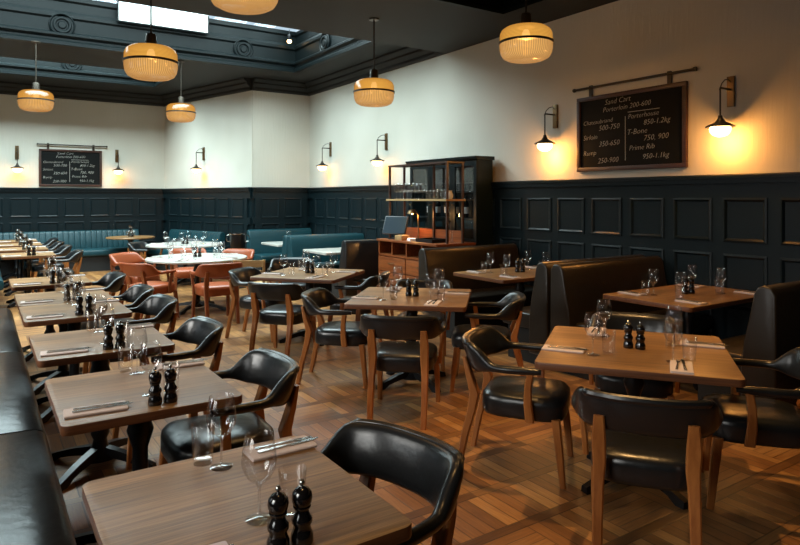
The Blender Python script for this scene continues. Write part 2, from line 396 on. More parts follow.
# coffer linings with stepped mouldings running round each opening
PROF = [(0, 0), (.10, 0), (.10, .05), (.07, .08), (.07, .11), (.115, .15), (.115, .18), (.05, .22), (.05, .42), (.08, .45), (.08, .50), (.03, .56), (.03, .70), (.06, .73), (.06, .79), (0, .79)]
def ring(mb, x0, x1, y0, y1, prof, z):
    # closed moulding ring: profile offset = inward distance
    loops = []
    for off, h in prof:
        loops.append([(x0+off, y0+off, z+h), (x1-off, y0+off, z+h), (x1-off, y1-off, z+h), (x0+off, y1-off, z+h)])
    vs = [[mb.b.verts.new(p) for p in lp] for lp in loops]
    n = len(vs)
    for i in range(n-1):
        for k in range(4): mb.b.faces.new((vs[i][k], vs[i][(k+1) % 4], vs[i+1][(k+1) % 4], vs[i+1][k]))
m_ = MB(); ring(m_, -2.6, 5.2, 7.65, 11.5, PROF, HS); t1 = struct(m_.build('trim_1', M['coffer']))
m_ = MB(); ring(m_, -2.6, 3.3, 12.85, 14.7, PROF, HS); t2 = struct(m_.build('trim_2', M['coffer']))
m_ = MB(); ring(m_, -2.6, 5.3, -2.8, 5.7, [(0, 0), (.06, 0), (.06, .05), (.03, .08), (.03, .5), (.1, .55), (.1, .79), (0, .79)], HC); struct(m_.build('trim_3', M['coffer']))
def roundel(parent, loc, axis):
    mb = MB()
    mb.lathe([(0, .05), (.05, .05), (.065, .03), (.085, .03), (.10, .055), (.125, .055), (.14, .03), (.16, .03), (.175, .045), (.19, .03), (.19, 0)], n=28)
    rot = Matrix.Rotation(R(90), 4, 'X') if axis == 'y' else Matrix.Rotation(R(-90), 4, 'Y')
    mb.build('roundel', M['coffer'], parent, smooth=True, M=Matrix.Translation(loc) @ rot)
for px in (62, 243):
    t = (px-400)/FPX; yy = 11.45; z = yy/(CT-ST*t); roundel(t1, (z*(t*CT+ST), yy, HS+.32), 'y')
roundel(t1, (5.15, 10.15, HS+.32), 'x')
t = (72-400)/FPX; z = 14.65/(CT-ST*t); roundel(t2, (z*(t*CT+ST), 14.65, HS+.32), 'y')
# daylit blind on the far wall of the skylight
wf = MB()
wf.box(1.90, 3.42, 11.33, 11.37, 4.54, 4.56).box(1.90, 1.92, 11.33, 11.37, 4.56, 4.87).box(3.40, 3.42, 11.33, 11.37, 4.56, 4.87)
w1 = struct(wf.build('window_1', M['coffer'])); MB().box(1.92, 3.40, 11.35, 11.36, 4.56, 4.87).build('blind', M['blind'], w1)
# cornice along the rear walls
CORN = [(0, 0), (-.04, 0), (-.06, .03), (-.06, .07), (-.12, .13), (-.12, .16), (-.2, .21), (-.2, .239), (0, .239)]
k_ = MB()
k_.prism([(XW+a, HC+b) for a, b in CORN], 'y', 7.65, YS)
k_.prism([(YS+a, HC+b) for a, b in CORN], 'x', CB.x, XW)
k_.prism([(YB+a, HC+b) for a, b in CORN], 'x', XL, CA.x)
mb = MB(); mb.prism([(a, HC+b) for a, b in CORN], 'y', 0, LN)
ang = math.atan2(dn.y, dn.x)-pi/2
TA = Matrix.Translation((CB.x, CB.y, 0)) @ Matrix.Rotation(ang, 4, 'Z')
struct(k_.build('trim_4', M['ceil'])); struct(mb.build('trim_5', M['ceil'], M=TA))

# wainscot panelling. local: x along wall, y outwards into room (+), z up
def wainscot(n, length, M4, first=.2):
    mb = MB(); D = .05; H = 1.79; P = .517; G = .135
    rows = [(.22, .58), (.70, 1.06), (1.195, 1.59)]
    mb.box(0, length, 0, .006, 0, H)
    mb.box(0, length, 0, D, 0, rows[0][0])
    mb.box(0, length, 0, D, rows[0][1], rows[1][0]); mb.box(0, length, 0, D, rows[1][1], rows[2][0]); mb.box(0, length, 0, D, rows[2][1], H)
    mb.box(0, length, 0, D+.03, H-.05, H); mb.prism([(0, H), (D+.05, H), (D+.05, H+.025), (D+.03, H+.035), (0, H+.035)], 'x', 0, length)
    mb.box(0, length, D, D+.02, 0, .14)
    x = -P+(first % P)
    while x < length:
        a0, a1 = max(0, x), min(length, x+G)
        if a1 > a0:
            for r0, r1 in rows: mb.box(a0, a1, 0, D, r0, r1)
        p0, p1 = x+G, x+P
        if p0 >= 0 and p1 <= length:
            for r0, r1 in rows:
                # bolection moulding: sloping picture frame, then raised field
                def rg(i, y): return [(p0+i, y, r0+i), (p1-i, y, r0+i), (p1-i, y, r1-i), (p0+i, y, r1-i)]
                mb.loft([rg(-.012, D-.001), rg(-.012, D+.012), rg(.006, D+.016), rg(.022, D+.004), rg(.050, .010), rg(.060, .010), rg(.085, .026), rg(.086, .026)])
        x += P
    return struct(mb.build('trim_%d' % n, M['blackpaint'], M=M4))
# right wall: along +Y, outward = -X
def frame4(o, xdir, ydir): return Matrix(((xdir[0], ydir[0], 0, o[0]), (xdir[1], ydir[1], 0, o[1]), (0, 0, 1, 0), (0, 0, 0, 1)))
wainscot(6, YS-YF, frame4((XW, YF), (0, 1), (-1, 0)), first=(3.30-YF))
wainscot(7, XW-CB.x, frame4((CB.x, YS), (1, 0), (0, -1)), first=.05)
wainscot(8, LN, frame4((CB.x, CB.y), (dn.x, dn.y), (-nn.x, -nn.y)), first=.1)
wainscot(9, CA.x-XL, frame4((XL, YB), (1, 0), (0, -1)), first=.2)

# ------------------------------------------------------------------ chairs
def leather_chair(kind):
    lm, fm = {'black': ('leather', 'frame_wood'), 'red': ('leather_red', 'frame_red')}[kind]
    lm, fm = M[lm], M[fm]
    t = thing('captains_chair', 'chair', 'chair')
    # seat : rings of superellipse, front = +y
    def sup(w, y0, y1, z, n=36, p=4.0, dome=0):
        out = []
        for k in range(n):
            a = 2*pi*k/n; ca, sa = cos(a), sin(a)
            xx = math.copysign(abs(ca)**(2/p), ca); yy = math.copysign(abs(sa)**(2/p), sa)
            taper = 1-.10*(1-yy)/2
            out.append((xx*w*taper, (y0+y1)/2+yy*(y1-y0)/2, z))
        return out
    rg = []
    for f_, z in ((.90, .345), (.97, .35), (1.0, .37), (1.0, .43), (.985, .452), (.93, .468), (.8, .478), (.55, .484), (.25, .486)):
        rg.append(sup(.250*f_, .02-.24*f_, .02+.255*f_, z))
    MB().loft(rg).build('seat', lm, t, smooth=True, angle=60)
    # padded back and arms, one curved loft; plan is a squared-off U
    def plan(a, rx=.300, ry=.262, p=2.5):
        ca, sa = cos(a), sin(a)
        return math.copysign(abs(ca)**(2/p), ca)*rx, -.01+math.copysign(abs(sa)**(2/p), sa)*ry
    path = []
    for k in range(6): path.append((-.292-.008*k/5, .15-.16*k/5))
    K = 34
    for k in range(1, K): path.append(plan(pi+pi*k/K))
    for k in range(6): path.append((.300-.008*k/5, -.01+.16*k/5))
    def sec(i):
        x, y = path[i]
        ang = abs(math.atan2(x, -(y+.01)))     # 0 at the middle of the back
        w = 0 if y > -.01 else 1-min(1, max(0, (ang-R(46))/R(26)))
        w = w*w*(3-2*w)
        e = 1-.30*min(1, max(0, (y-.06)/.09))
        hgt = (.044+(.172-.044)*w)*e; cz = .642+(.682-.642)*w; th = (.048+.012*w)*e
        p0 = path[max(i-1, 0)]; p1 = path[min(i+1, len(path)-1)]
        t_ = Vector((p1[0]-p0[0], p1[1]-p0[1])).normalized(); nrm = Vector((t_.y, -t_.x))
        if nrm.dot(Vector((x, y))) < 0: nrm = -nrm
        pts = []
        for k in range(16):
            a = 2*pi*k/16; ca, sa = cos(a), sin(a); p = 2.0+1.4*w
            u = math.copysign(abs(ca)**(2/p), ca)*th/2; v = math.copysign(abs(sa)**(2/p), sa)*hgt/2
            lean = (v+hgt/2)*.30*w
            pts.append((x+nrm.x*(u+lean), y+nrm.y*(u+lean), cz+v))
        return pts
    MB().loft([sec(i) for i in range(len(path))]).build('backrest', lm, t, smooth=True, angle=70)
    # rolled upper edge of the back
    rl = []
    for k in range(21):
        x, y = plan(pi+R(48)+(pi-R(96))*k/20, .300+.056, .262+.060); rl.append((x, y, .757))
    MB().tube(rl, [.006]+[.018]*19+[.006], 8).build('back_roll', lm, t, smooth=True)
    for sx in (-1, 1):
        MB().leg([(sx*.190, -.345, 0), (sx*.192, -.305, .2), (sx*.190, -.262, .36), (sx*.186, -.245, .46), (sx*.188, -.275, .56), (sx*.186, -.305, .67)],
                 [.040, .044, .048, .056, .060, .044], [.034, .040, .048, .054, .038, .022]).build('leg', fm, t, smooth=True, angle=30)
        MB().leg([(sx*.232, .262, 0), (sx*.228, .242, .2), (sx*.218, .222, .365)],
                 [.034, .040, .044], [.034, .042, .046]).build('leg', fm, t, smooth=True, angle=30)
        MB().leg([(sx*.264, .085, .352), (sx*.270, .075, .45), (sx*.284, .078, .55), (sx*.294, .092, .628)],
                 [.028, .028, .028, .026], [.050, .046, .040, .038]).build('arm_post', fm, t, smooth=True, angle=30)
    return t
PC = {k: leather_chair(k) for k in ('black', 'red')}
def chair(back, toward, label, kind='black', group=None, turn=0):
    """back = plan point under the outer middle of the backrest, toward = point the chair faces"""
    d = Vector((toward[0]-back[0], toward[1]-back[1])).normalized()
    p = Vector((back[0], back[1]))+d*.30
    rz = math.atan2(d.y, d.x)-pi/2+R(turn)
    return dup(PC[kind], (p.x, p.y, 0), rz, label, group)

# ------------------------------------------------------------------ tables
def pedestal(t, h=.712, scale=1.0, col=(0, 0)):
    pr = [(0, .045), (.095, .045), (.095, .065), (.06, .09), (.045, .12), (.038, .16), (.052, .19), (.052, .22), (.036, .25), (.033, .48), (.046, .52), (.058, .56), (.046, .60), (.05, .66), (.09, h-.02), (.09, h), (0, h)]
    MB().lathe(pr, n=20).build('column', M['black_iron'], t, smooth=True, angle=50)
    for k in range(4):
        a = pi/4+k*pi/2; L_ = .36*scale
        rings = []
        for s_ in range(7):
            u = s_/6; r = .05+(L_-.05)*u; z = .02+.07*(1-u)**1.6+.02*sin(u*pi); w = .034-.008*u; hh = .05-.02*u
            c_, sn = cos(a), sin(a); px, py = -sn, c_
            zb = max(0.0, z-hh/2-.0) if s_ < 6 else 0
            zt = z+hh/2
            if s_ >= 5: zb = 0
            rings.append([(r*c_-px*w, r*sn-py*w, zb), (r*c_+px*w, r*sn+py*w, zb), (r*c_+px*w*.7, r*sn+py*w*.7, zt), (r*c_-px*w*.7, r*sn-py*w*.7, zt)])
        MB().loft(rings).build('foot', M['black_iron'], t, smooth=True, angle=30)
def square_table(name, sx, sy, mat_='top', two=False):
    t = thing(name, 'table', 'table')
    o = MB().prism(rrect(-sx/2, sx/2, -sy/2, sy/2, .035), 'z', .712, .75).build('tabletop', M[mat_], t, bevel=.005)
    if mat_ == 'top':
        o.data.materials.append(M['edge'])
        for p in o.data.polygons:
            if p.normal.z < .5: p.material_index = 1
    pedestal(t)
    return t
ROWT = square_table('dining_table', .70, .75)
SQT = square_table('dining_table', .98, 1.0)
BTT = square_table('booth_table', 1.30, .85)

# ------------------------------------------------------------------ tableware prototypes
def ware():
    P = {}
    t = thing('wine_glass', '', 'wine glass')
    # bowl thin wall, stem, foot
    MB().lathe([(0, .095), (.012, .097), (.030, .110), (.044, .135), (.047, .155), (.044, .185), (.037, .225), (.0362, .2255), (.0355, .225), (.0425, .185), (.0455, .155), (.0425, .136), (.029, .112), (0, .099)], n=20).build('bowl', M['glass'], t, smooth=True, angle=80)
    MB().lathe([(.0, .004), (.006, .006), (.0042, .02), (.0038, .06), (.0045, .085), (.009, .096)], n=10).build('stem', M['foot_glass'], t, smooth=True, angle=80)
    MB().lathe([(0, 0), (.034, 0), (.036, .0015), (.034, .003), (.012, .005), (0, .007)], n=20).build('foot', M['foot_glass'], t, smooth=True, angle=80)
    P['wine'] = t
    o = MB().lathe([(0, 0), (.029, 0), (.031, .003), (.038, .128), (.0375, .1285), (.0365, .128), (.0292, .012), (0, .010)], n=20).build('tumbler', M['glass'], smooth=True, angle=60)
    tag(o, '', 'tumbler'); P['tumbler'] = o
    t = thing('pepper_mill', '', 'pepper mill')
    MB().lathe([(0, 0), (.026, 0), (.028, .004), (.028, .022), (.024, .032), (.021, .044), (.026, .052), (.026, .062), (.019, .072), (.017, .082), (.022, .088), (.022, .091), (0, .091)], n=20).build('body', M['mill'], t, smooth=True, angle=50)
    MB().lathe([(0, .0905), (.019, .0905), (.024, .100), (.026, .112), (.024, .124), (.016, .134), (.006, .138), (0, .138)], n=20).build('head', M['mill'], t, smooth=True, angle=50)
    MB().lathe([(0, .137), (.003, .137), (.003, .141), (.007, .145), (.0075, .149), (.005, .154), (0, .156)], n=12).build('knob', M['steel'], t, smooth=True, angle=60)
    P['mill'] = t
    t = thing('napkin', '', 'napkin')
    # folded linen: three soft layers
    mb = MB()
    mb.prism(rrect(-.115, .115, -.052, .052, .006, 2), 'z', 0, .0035)
    mb.prism(rrect(-.114, .113, -.050, .050, .006, 2), 'z', .0038, .007)
    mb.prism(rrect(-.113, .114, -.048, .051, .006, 2), 'z', .0073, .0105)
    mb.build('cloth', M['napkin'], t, bevel=.0015)
    MB().tube([(-.113, -.049, .0055), (.113, -.049, .0055)], .0052, 6).build('folded_edge', M['napkin'], t, smooth=True)
    P['napkin'] = t
    # knife & fork lie on napkin (long axis x)
    kb = MB()
    kb.loft([[(x, y0, z0), (x, y1, z0), (x, y1, z1), (x, y0, z1)] for x, y0, y1, z0, z1 in ((-.11, -.004, .004, .001, .005), (-.105, -.008, .008, 0, .006), (-.02, -.006, .006, 0, .006), (0, -.004, .004, .001, .005), (.01, -.009, .006, .002, .0035), (.09, -.009, .006, .002, .0035), (.115, -.001, .005, .002, .0035))])
    P['knife'] = tag(kb.build('table_knife', M['steel'], smooth=True, angle=30), '', 'knife')
    fb = MB()
    fb.loft([[(x, y0, z0), (x, y1, z0), (x, y1, z1), (x, y0, z1)] for x, y0, y1, z0, z1 in ((-.105, -.006, .006, 0, .004), (-.02, -.004, .004, 0, .005), (.03, -.003, .003, .002, .006), (.045, -.010, .010, .001, .004), (.062, -.011, .011, .0, .003))])
    for k in range(4):
        y = -.0095+k*.0063
        fb.box(.062, .100, y-.0014, y+.0014, .0005, .0025)
    P['fork'] = tag(fb.build('table_fork', M['steel'], smooth=True, angle=30), '', 'fork')
    return P
WARE = ware()
TT = .75
def put(kind, x, y, rz, label, group, z=TT): return dup(WARE[kind], (x, y, z), rz, label, group)
def jit(a=.012): return random.uniform(-a, a)
def setting(x, y, rz, where, z=TT, napk=True):
    """napkin with knife and fork on it; rz = long axis direction"""
    rz += random.uniform(-.08, .08)
    put('napkin', x, y, rz, 'napkin %s' % where, 'folded napkins on the tables', z)
    c_, s_ = cos(rz), sin(rz)
    for kind, off, a in (('knife', -.012, .05), ('fork', .016, -.06)):
        put(kind, x-s_*off+c_*.025, y+c_*off+s_*.025, rz+a+pi*0, '%s on the napkin %s' % (kind, where), 'cutlery on the napkins', z+.0107)

# ------------------------------------------------------------------ left row of tables along the banquette
ORD = ['nearest', 'second', 'third', 'fourth', 'fifth', 'sixth', 'seventh', 'eighth', 'ninth', 'tenth']
YMIN = [1.35, 2.64, 3.78, 5.02, 5.79, 7.05, 10.69, 12.0, 13.15, 14.3]
for i, y0 in enumerate(YMIN):
    d = '%s left-row table' % ORD[i]
    desc = {0: 'nearest small square walnut table in the left row, cut by the bottom edge', 9: 'farthest small square table in the left row, by the teal banquette'}.get(i, '%s small square walnut table from the camera in the left row' % ORD[i])
    dup(ROWT, (.60, y0+.375, 0), 0, desc, 'small square tables along the left banquette')
    put('wine', .635, y0+.63+jit(), 0, 'stemmed wine glass near the far edge of the %s' % d, 'wine glasses')
    put('tumbler', .595, y0+.695+jit(), 0, 'tall water tumbler near the far edge of the %s' % d, 'water tumblers')
    put('wine', .615, y0+.245+jit(), 0, 'stemmed wine glass behind the pepper mills on the %s' % d, 'wine glasses')
    put('tumbler', .695, y0+.225+jit(), 0, 'tall water tumbler behind the pepper mills on the %s' % d, 'water tumblers')
    put('mill', .600, y0+.085+jit(.005), 0, 'glossy black mill, left of the pair on the %s' % d, 'black mills')
    put('mill', .662, y0+.085+jit(.005), 1, 'glossy black mill, right of the pair on the %s' % d, 'black mills')
    setting(.385, y0+.135, 0, 'at banquette side of the %s' % d)
    setting(.845, y0+.655, 0, 'at chair side of the %s' % d)
    if i == 0: chair((1.26, 1.81), (.58, 1.70), 'black leather captain\'s chair cut by the bottom edge, at the nearest left-row table', group='black leather captain\'s chairs', turn=4)
    else: chair((1.30+jit(.02), y0+.45), (.6, y0+.42+jit(.04)), 'black leather captain\'s chair at the %s' % d, group='black leather captain\'s chairs')

def banquette(x0, y0, y1, mat_, label, segs, bh=.95, M4=None, ribs=False):
    """local: y runs along it, sits facing +x, front edge of the seat at x0"""
    t = thing('banquette', label, 'banquette')
    MB().box(x0-.70, x0-.06, y0, y1, 0.0, .33, M4).build('base', M['plinth'], t)
    n = len(segs)-1
    for k in range(n):
        a, b = segs[k]+.003, segs[k+1]-.003
        mb = MB(); poly = [(x0-.60, .33), (x0-.02, .33), (x0, .35), (x0+.004, .42), (x0-.012, .458), (x0-.05, .475), (x0-.3, .482), (x0-.60, .475)]
        mb.prism(poly, 'y', a, b)
        mb.build('seat_cushion', mat_, t, bevel=.012, seg=2, M=M4)
        mb = MB(); poly = [(x0-.60, .45), (x0-.56, .45), (x0-.60, .70), (x0-.625, bh-.04), (x0-.66, bh), (x0-.71, bh), (x0-.735, bh-.04), (x0-.735, .33), (x0-.60, .33)]
        poly = [(x0-.735, .33), (x0-.54, .33), (x0-.54, .49), (x0-.56, .60), (x0-.60, bh-.06), (x0-.625, bh-.015), (x0-.66, bh), (x0-.70, bh), (x0-.735, bh-.04)]
        if ribs:
            m = max(1, round((b-a)/.11)); 
            for q in range(m): mb.prism(poly, 'y', a+(b-a)*q/m+.0015, a+(b-a)*(q+1)/m-.0015)
        else: mb.prism(poly, 'y', a, b)
        mb.build('back_cushion', mat_, t, bevel=.010, seg=2, M=M4)
    return t
banquette(.27, .2, 7.62, M['leather'], 'long black leather banquette seat at the left edge beside the near tables', [.2, 1.75, 3.55, 5.45, 7.62])
banquette(.27, 10.25, 15.0, M['leather_teal'], 'teal leather banquette at far left edge beside the distant row tables', [10.25, 12.6, 15.0])
# back wall banquette (faces -Y) and angled one
def rotz(o, a): return Matrix.Translation((o[0], o[1], 0)) @ Matrix.Rotation(a, 4, 'Z')
# local y -> along wall (+X => rotate -90), faces local +x -> -Y
banquette(.62, 0, 5.3, M['leather_teal'], 'long ribbed teal banquette along the back wall under the small chalkboard', [0, 2.6, 5.3], M4=rotz((-2.0, YB-.78, 0), -pi/2) @ Matrix.Translation((-.0, 0, 0)), ribs=True, bh=.87) if False else None
bb = rotz((-2.2, YB-.05), -pi/2)
banquette(.735, 0, 5.3, M['leather_teal'], 'long ribbed teal banquette along the back wall under the small chalkboard', [0, 2.6, 5.3], M4=bb, ribs=True, bh=.87)
ang2 = math.atan2(dn.y, dn.x)+pi/2
ba = rotz((CA.x-nn.x*.05-dn.x*.55, CA.y-nn.y*.05-dn.y*.55), ang2)
banquette(.735, 0, 2.1, M['leather_teal'], 'short teal banquette along the angled wall beyond the round tables', [0, 2.1], M4=ba, ribs=True, bh=.87)

# ------------------------------------------------------------------ booths on the right wall
def booth(yc, sides, mat_, name, label, top=1.0, x0=4.30, x1=XW-.065):
    t = thing('booth_sofa', label, 'booth sofa')
    for s in sides:
        def q(p): return [(yc+s*a, b) for a, b in p]
        # s=-1 : faces camera side
        back = [(.015, .12), (.26, .12), (.255, .45), (.235, .60), (.195, .78), (.165, top-.06), (.14, top-.015), (.10, top), (.05, top-.01), (.02, top-.06)]
        mb = MB().prism(q(back), 'x', x0, x1); mb.build('backrest', mat_, t, bevel=.018, seg=3)
        seat = [(.26, .33), (.68, .33), (.70, .36), (.70, .43), (.68, .465), (.62, .48), (.26, .48)]
        MB().prism(q(seat), 'x', x0+.06, x1).build('seat_cushion', mat_, t, bevel=.02, seg=3)
        MB().prism(q([(.05, 0), (.62, 0), (.62, .33), (.05, .33)]), 'x', x0+.08, x1).build('base', M['plinth'], t)
    return t
booth(2.12, (1,), M['leather_brown'], 'b', 'black leather booth sofa nearest the camera, at the right edge', x0=4.45)
booth(4.10, (-1, 1), M['leather_brown'], 'b', 'double-sided dark leather booth sofa beside the nearest booth table', x0=4.37)
booth(6.22, (-1,), M['leather_brown'], 'b', 'dark leather booth sofa in front of the wooden waiter station', x0=4.38)
booth(8.20, (1,), M['leather'], 'b', 'black leather booth sofa behind the left end of the waiter station', top=.97, x0=4.5)
booth(10.20, (-1, 1), M['leather_teal'], 'b', 'double-sided teal leather booth sofa left of the black booth back', top=.95, x0=4.42)
booth(12.42, (-1,), M['leather_teal'], 'b', 'teal leather booth sofa against the short corner wall', top=.96, x0=4.5)

PALE = square_table('booth_table', 1.30, .85, 'marble')
def booth_table(x, y, d, desc, n=4):
    dup(BTT if n == 4 else PALE, (x, y, 0), 0, desc, 'booth tables along the right wall')
    if n == 0: return
    k = 0
    for sx, xl in ((-1, 'aisle'), (1, 'wall')):
        for sy, yl in ((-1, 'near'), (1, 'far')):
            w = 'at %s %s corner of the %s' % (yl, xl, d)
            if n == 1 and k: return
            k += 1
            put('wine', x+sx*.30-.02, y+sy*.14+jit(), 0, 'stemmed wine glass %s' % w, 'wine glasses')
            put('tumbler', x+sx*.30-.10, y+sy*.16+jit(), 0, 'water tumbler %s' % w, 'water tumblers')
            setting(x+sx*.45+.03, y+sy*.28, pi/2, w)
    if n == 4:
        put('mill', x-.02, y+.02, 0, 'glossy black mill, left of the pair on the %s' % d, 'black mills')
        put('mill', x+.045, y+.0, 0, 'glossy black mill, right of the pair on the %s' % d, 'black mills')
booth_table(5.23, 3.25, 'nearest booth table', 'rectangular walnut booth table nearest the camera by the right wall')
booth_table(5.15, 5.27, 'middle booth table', 'rectangular walnut booth table between the dark leather booth sofas, second from camera')
booth_table(5.10, 9.20, 'third booth table', 'pale-topped booth table in front of the teal double booth sofa', 0)
booth_table(5.15, 11.2, 'farthest booth table', 'pale-topped booth table by the corner, farthest along the right wall', 1)

# ------------------------------------------------------------------ free-standing square tables
def four_table(c, u_ang, d, desc, chairs, dist=.92, drop=()):
    """c cam-plan centre, u axis as cam-plan vector angle; chairs: labels for left/front/right/back"""
    C = cw(*c); u = cw(cos(u_ang), sin(u_ang)); u.normalize(); v = Vector((-u.y, u.x, 0))
    rz = math.atan2(u.y, u.x)
    dup(SQT, (C.x, C.y, 0), rz, desc, 'large square tables in the middle')
    def at(a, b): p = C+u*a+v*b; return p.x, p.y
    names = {'left': (-1, 0), 'front': (0, -1), 'right': (1, 0), 'back': (0, 1)}
    spots = {'left': ((-.37, -.18), 0, (-.21, -.24)), 'front': ((.22, -.37), pi/2, (.19, -.25)), 'right': ((.37, .2), 0, (.22, .17)), 'back': ((-.22, .37), pi/2, (-.17, .27))}
    for k, (nap, r, wg) in spots.items():
        w = 'at %s side of the %s' % (k, d)
        setting(*at(*nap), rz+r, w)
        put('wine', *at(*wg), 0, 'stemmed wine glass %s' % w, 'wine glasses')
        tx = (wg[0]+.08, wg[1]+.04) if k in ('front', 'left') else (wg[0]-.02, wg[1]-.09)
        put('tumbler', *at(*tx), 0, 'tall water tumbler %s' % w, 'water tumblers')
    put('mill', *at(-.03, .0), 0, 'glossy black mill, left of the pair on the %s' % d, 'black mills')
    put('mill', *at(.034, -.01), 0, 'glossy black mill, right of the pair on the %s' % d, 'black mills')
    for k, dd in chairs.items():
        a, b = names[k]; off = {'left': 0, 'front': .04, 'right': .03, 'back': 0}[k]
        p = (a*dd + (off if a == 0 else 0), b*dd + (off if b == 0 else 0)); q = (off if a == 0 else 0, off if b == 0 else 0)
        chair(at(*p), at(*q), 'black leather captain\'s chair at %s side of the %s' % (k, d), group='black leather captain\'s chairs')
four_table((1.325, 3.58), -R(20), 'large square right-hand table', 'large square honey-brown table in the right foreground by the leather booth', {'left': .93, 'front': .98, 'right': .93, 'back': 1.0})
four_table((.105, 5.48), -R(9), 'centre square table', 'large square brown table in the centre of the room', {'left': .92, 'front': 1.04, 'right': .92, 'back': .95})
four_table((-1.02, 7.15), -R(16), 'square table before the teal booth', 'large square pale-brown table between the centre table and the teal booth', {'left': .90, 'front': 1.02, 'right': .86})
chair(cw(-1.50, 8.75)[:2], cw(-1.3, 7.6)[:2], 'black leather captain\'s chair beyond the square table, right of the oak chair', group='black leather captain\'s chairs')

# ------------------------------------------------------------------ round tables
def round_table(r, mat_, label, C):
    t = thing('round_table', label, 'round table', C)
    MB().lathe([(0, .715), (r-.02, .715), (r, .722), (r, .742), (r-.008, .75), (0, .75)], n=56).build('tabletop', M[mat_], t, smooth=True, angle=35)
    pedestal(t, .715, 1.3)
    return t
C1 = cw(-2.92, 9.1); C2 = cw(-3.98, 11.7); C3 = Vector((2.75, 14.82, 0))
round_table(.70, 'marble', 'round white marble table ringed by rust-red chairs', C1)
round_table(.68, 'marble', 'round white marble table behind the red-chaired one', C2)
round_table(.50, 'top', 'small round dark-topped table by the back wall banquette', C3)
for (C, r, n, d, a0) in ((C1, .7, 5, 'red-chaired round table', .3), (C2, .68, 4, 'rear round marble table', .9), (C3, .5, 2, 'small round table by the back banquette', 1.2)):
    for k in range(n):
        a = a0+2*pi*k/n; w = 'at place %s of the %s' % (('nearest the right wall', 'on the far side', 'on the far left', 'on the near left', 'on the near right')[k] if n > 2 else ('on the right', 'on the left')[k], d)
        w = w.replace('at place ', '')
        if n > 2: setting(C.x+(r-.15)*cos(a), C.y+(r-.15)*sin(a), a, w)
        put('wine', C.x+(r-.33)*cos(a+.25), C.y+(r-.33)*sin(a+.25), 0, 'stemmed wine glass %s' % w, 'wine glasses')
        put('tumbler', C.x+(r-.33)*cos(a-.15), C.y+(r-.33)*sin(a-.15), 0, 'water tumbler %s' % w, 'water tumblers')
    put('mill', C.x-.03, C.y, 0, 'glossy black mill, left of the pair on the %s' % d, 'black mills')
    put('mill', C.x+.035, C.y, 0, 'glossy black mill, right of the pair on the %s' % d, 'black mills')
G = 'rust-red leather chairs'
def rc(l, z, lab, turn=0): chair(cw(l, z)[:2], (C1.x, C1.y), lab, 'red', G, turn)
rc(-4.20, 9.50, 'rust-red leather armchair left of the white round table')
rc(-3.42, 8.05, 'rust-red leather armchair with its back to the camera, front left of the round table')
rc(-2.25, 8.0, 'rust-red leather armchair front right of the round table')
rc(-2.58, 10.25, 'rust-red leather armchair behind the white round table on the right')
rc(-3.50, 10.40, 'rust-red leather armchair behind the white round table on the left')
for l, z, lab in ((-4.98, 11.85, 'left side'), (-4.35, 12.8, 'far side')):
    chair(cw(l, z)[:2], (C2.x, C2.y), 'black leather captain\'s chair on %s of the rear round table' % lab, group='black leather captain\'s chairs')

# pale oak slatted chair beside the red chairs
P = cw(-2.02, 8.55)
t = thing('oak_chair', 'small pale oak chair with a slatted back between red chairs and square table', 'chair', P, -TH+R(8))
for sx in (-1, 1):
    MB().leg([(sx*.19, -.20, 0), (sx*.19, -.19, .45), (sx*.19, -.21, .78)], [.032, .036, .036], [.032, .04, .045]).build('leg', M['oak'], t, bevel=0)
    MB().leg([(sx*.19, .19, 0), (sx*.19, .18, .43)], [.032, .036], [.032, .036]).build('leg', M['oak'], t)
MB().prism(rrect(-.21, .21, -.2, .21, .03), 'z', .43, .46).build('seat', M['oak'], t, bevel=.004)
MB().box(-.175, .175, -.215, -.19, .685, .775).build('top_slat', M['oak'], t)
MB().box(-.175, .175, -.21, -.185, .56, .64).build('lower_slat', M['oak'], t)
# wine bucket on a stand
P = cw(-2.90, 11.3)
t = thing('ice_bucket_stand', 'black wine bucket with bright handles on a stand behind the red chairs', 'ice bucket', P, -TH)
MB().lathe([(0, .68), (.11, .68), (.125, .70), (.14, .95), (.148, .955), (.148, .965), (.135, .965), (.118, .705), (0, .70)], n=28).build('bucket', M['black_iron'], t, smooth=True)
MB().lathe([(.137, .95), (.152, .95), (.155, .96), (.152, .97), (.137, .97)], n=28, closed=True).build('rim', M['steel'], t, smooth=True)
for sx in (-1, 1): MB().tube([(sx*.145, 0, .95), (sx*.19, 0, .93), (sx*.205, 0, .88), (sx*.19, 0, .83), (sx*.135, 0, .82)], .009, 8).build('handle', M['steel'], t, smooth=True)
MB().lathe([(0, .0), (.15, 0), (.15, .012), (.03, .03), (.014, .05), (.014, .64), (.09, .68), (0, .68)], n=24).build('stand', M['black_iron'], t, smooth=True)

# ------------------------------------------------------------------ waiter station: sideboard, gantry, tall cabinet
SX0, SX1, SY0, SY1, SH = 4.90, 5.55, 6.52, 7.98, 1.0
t = thing('sideboard', 'reddish wooden waiter sideboard with open bays above drawers', 'sideboard', (0, 0, 0))
mb = MB(); mb.box(SX0-.01, SX1, SY0-.01, SY1+.01, SH-.03, SH)
mb.build('top', M['sidewood'], t, bevel=.003)
mb = MB(); mb.box(SX0+.02, SX1, SY0, SY0+.03, .06, SH-.03).box(SX0+.02, SX1, SY1-.03, SY1, .06, SH-.03).box(SX1-.02, SX1, SY0, SY1, .06, SH-.03).box(SX0+.02, SX1, SY0, SY1, .06, .09).box(SX0+.02, SX1, SY0, SY1, .76, .785).box(SX0+.05, SX1-.02, SY0+.02, SY1-.02, 0, .06)
nb = 4; bw = (SY1-SY0)/nb
for k in range(1, nb): mb.box(SX0+.02, SX1-.02, SY0+k*bw-.012, SY0+k*bw+.012, .785, SH-.03)
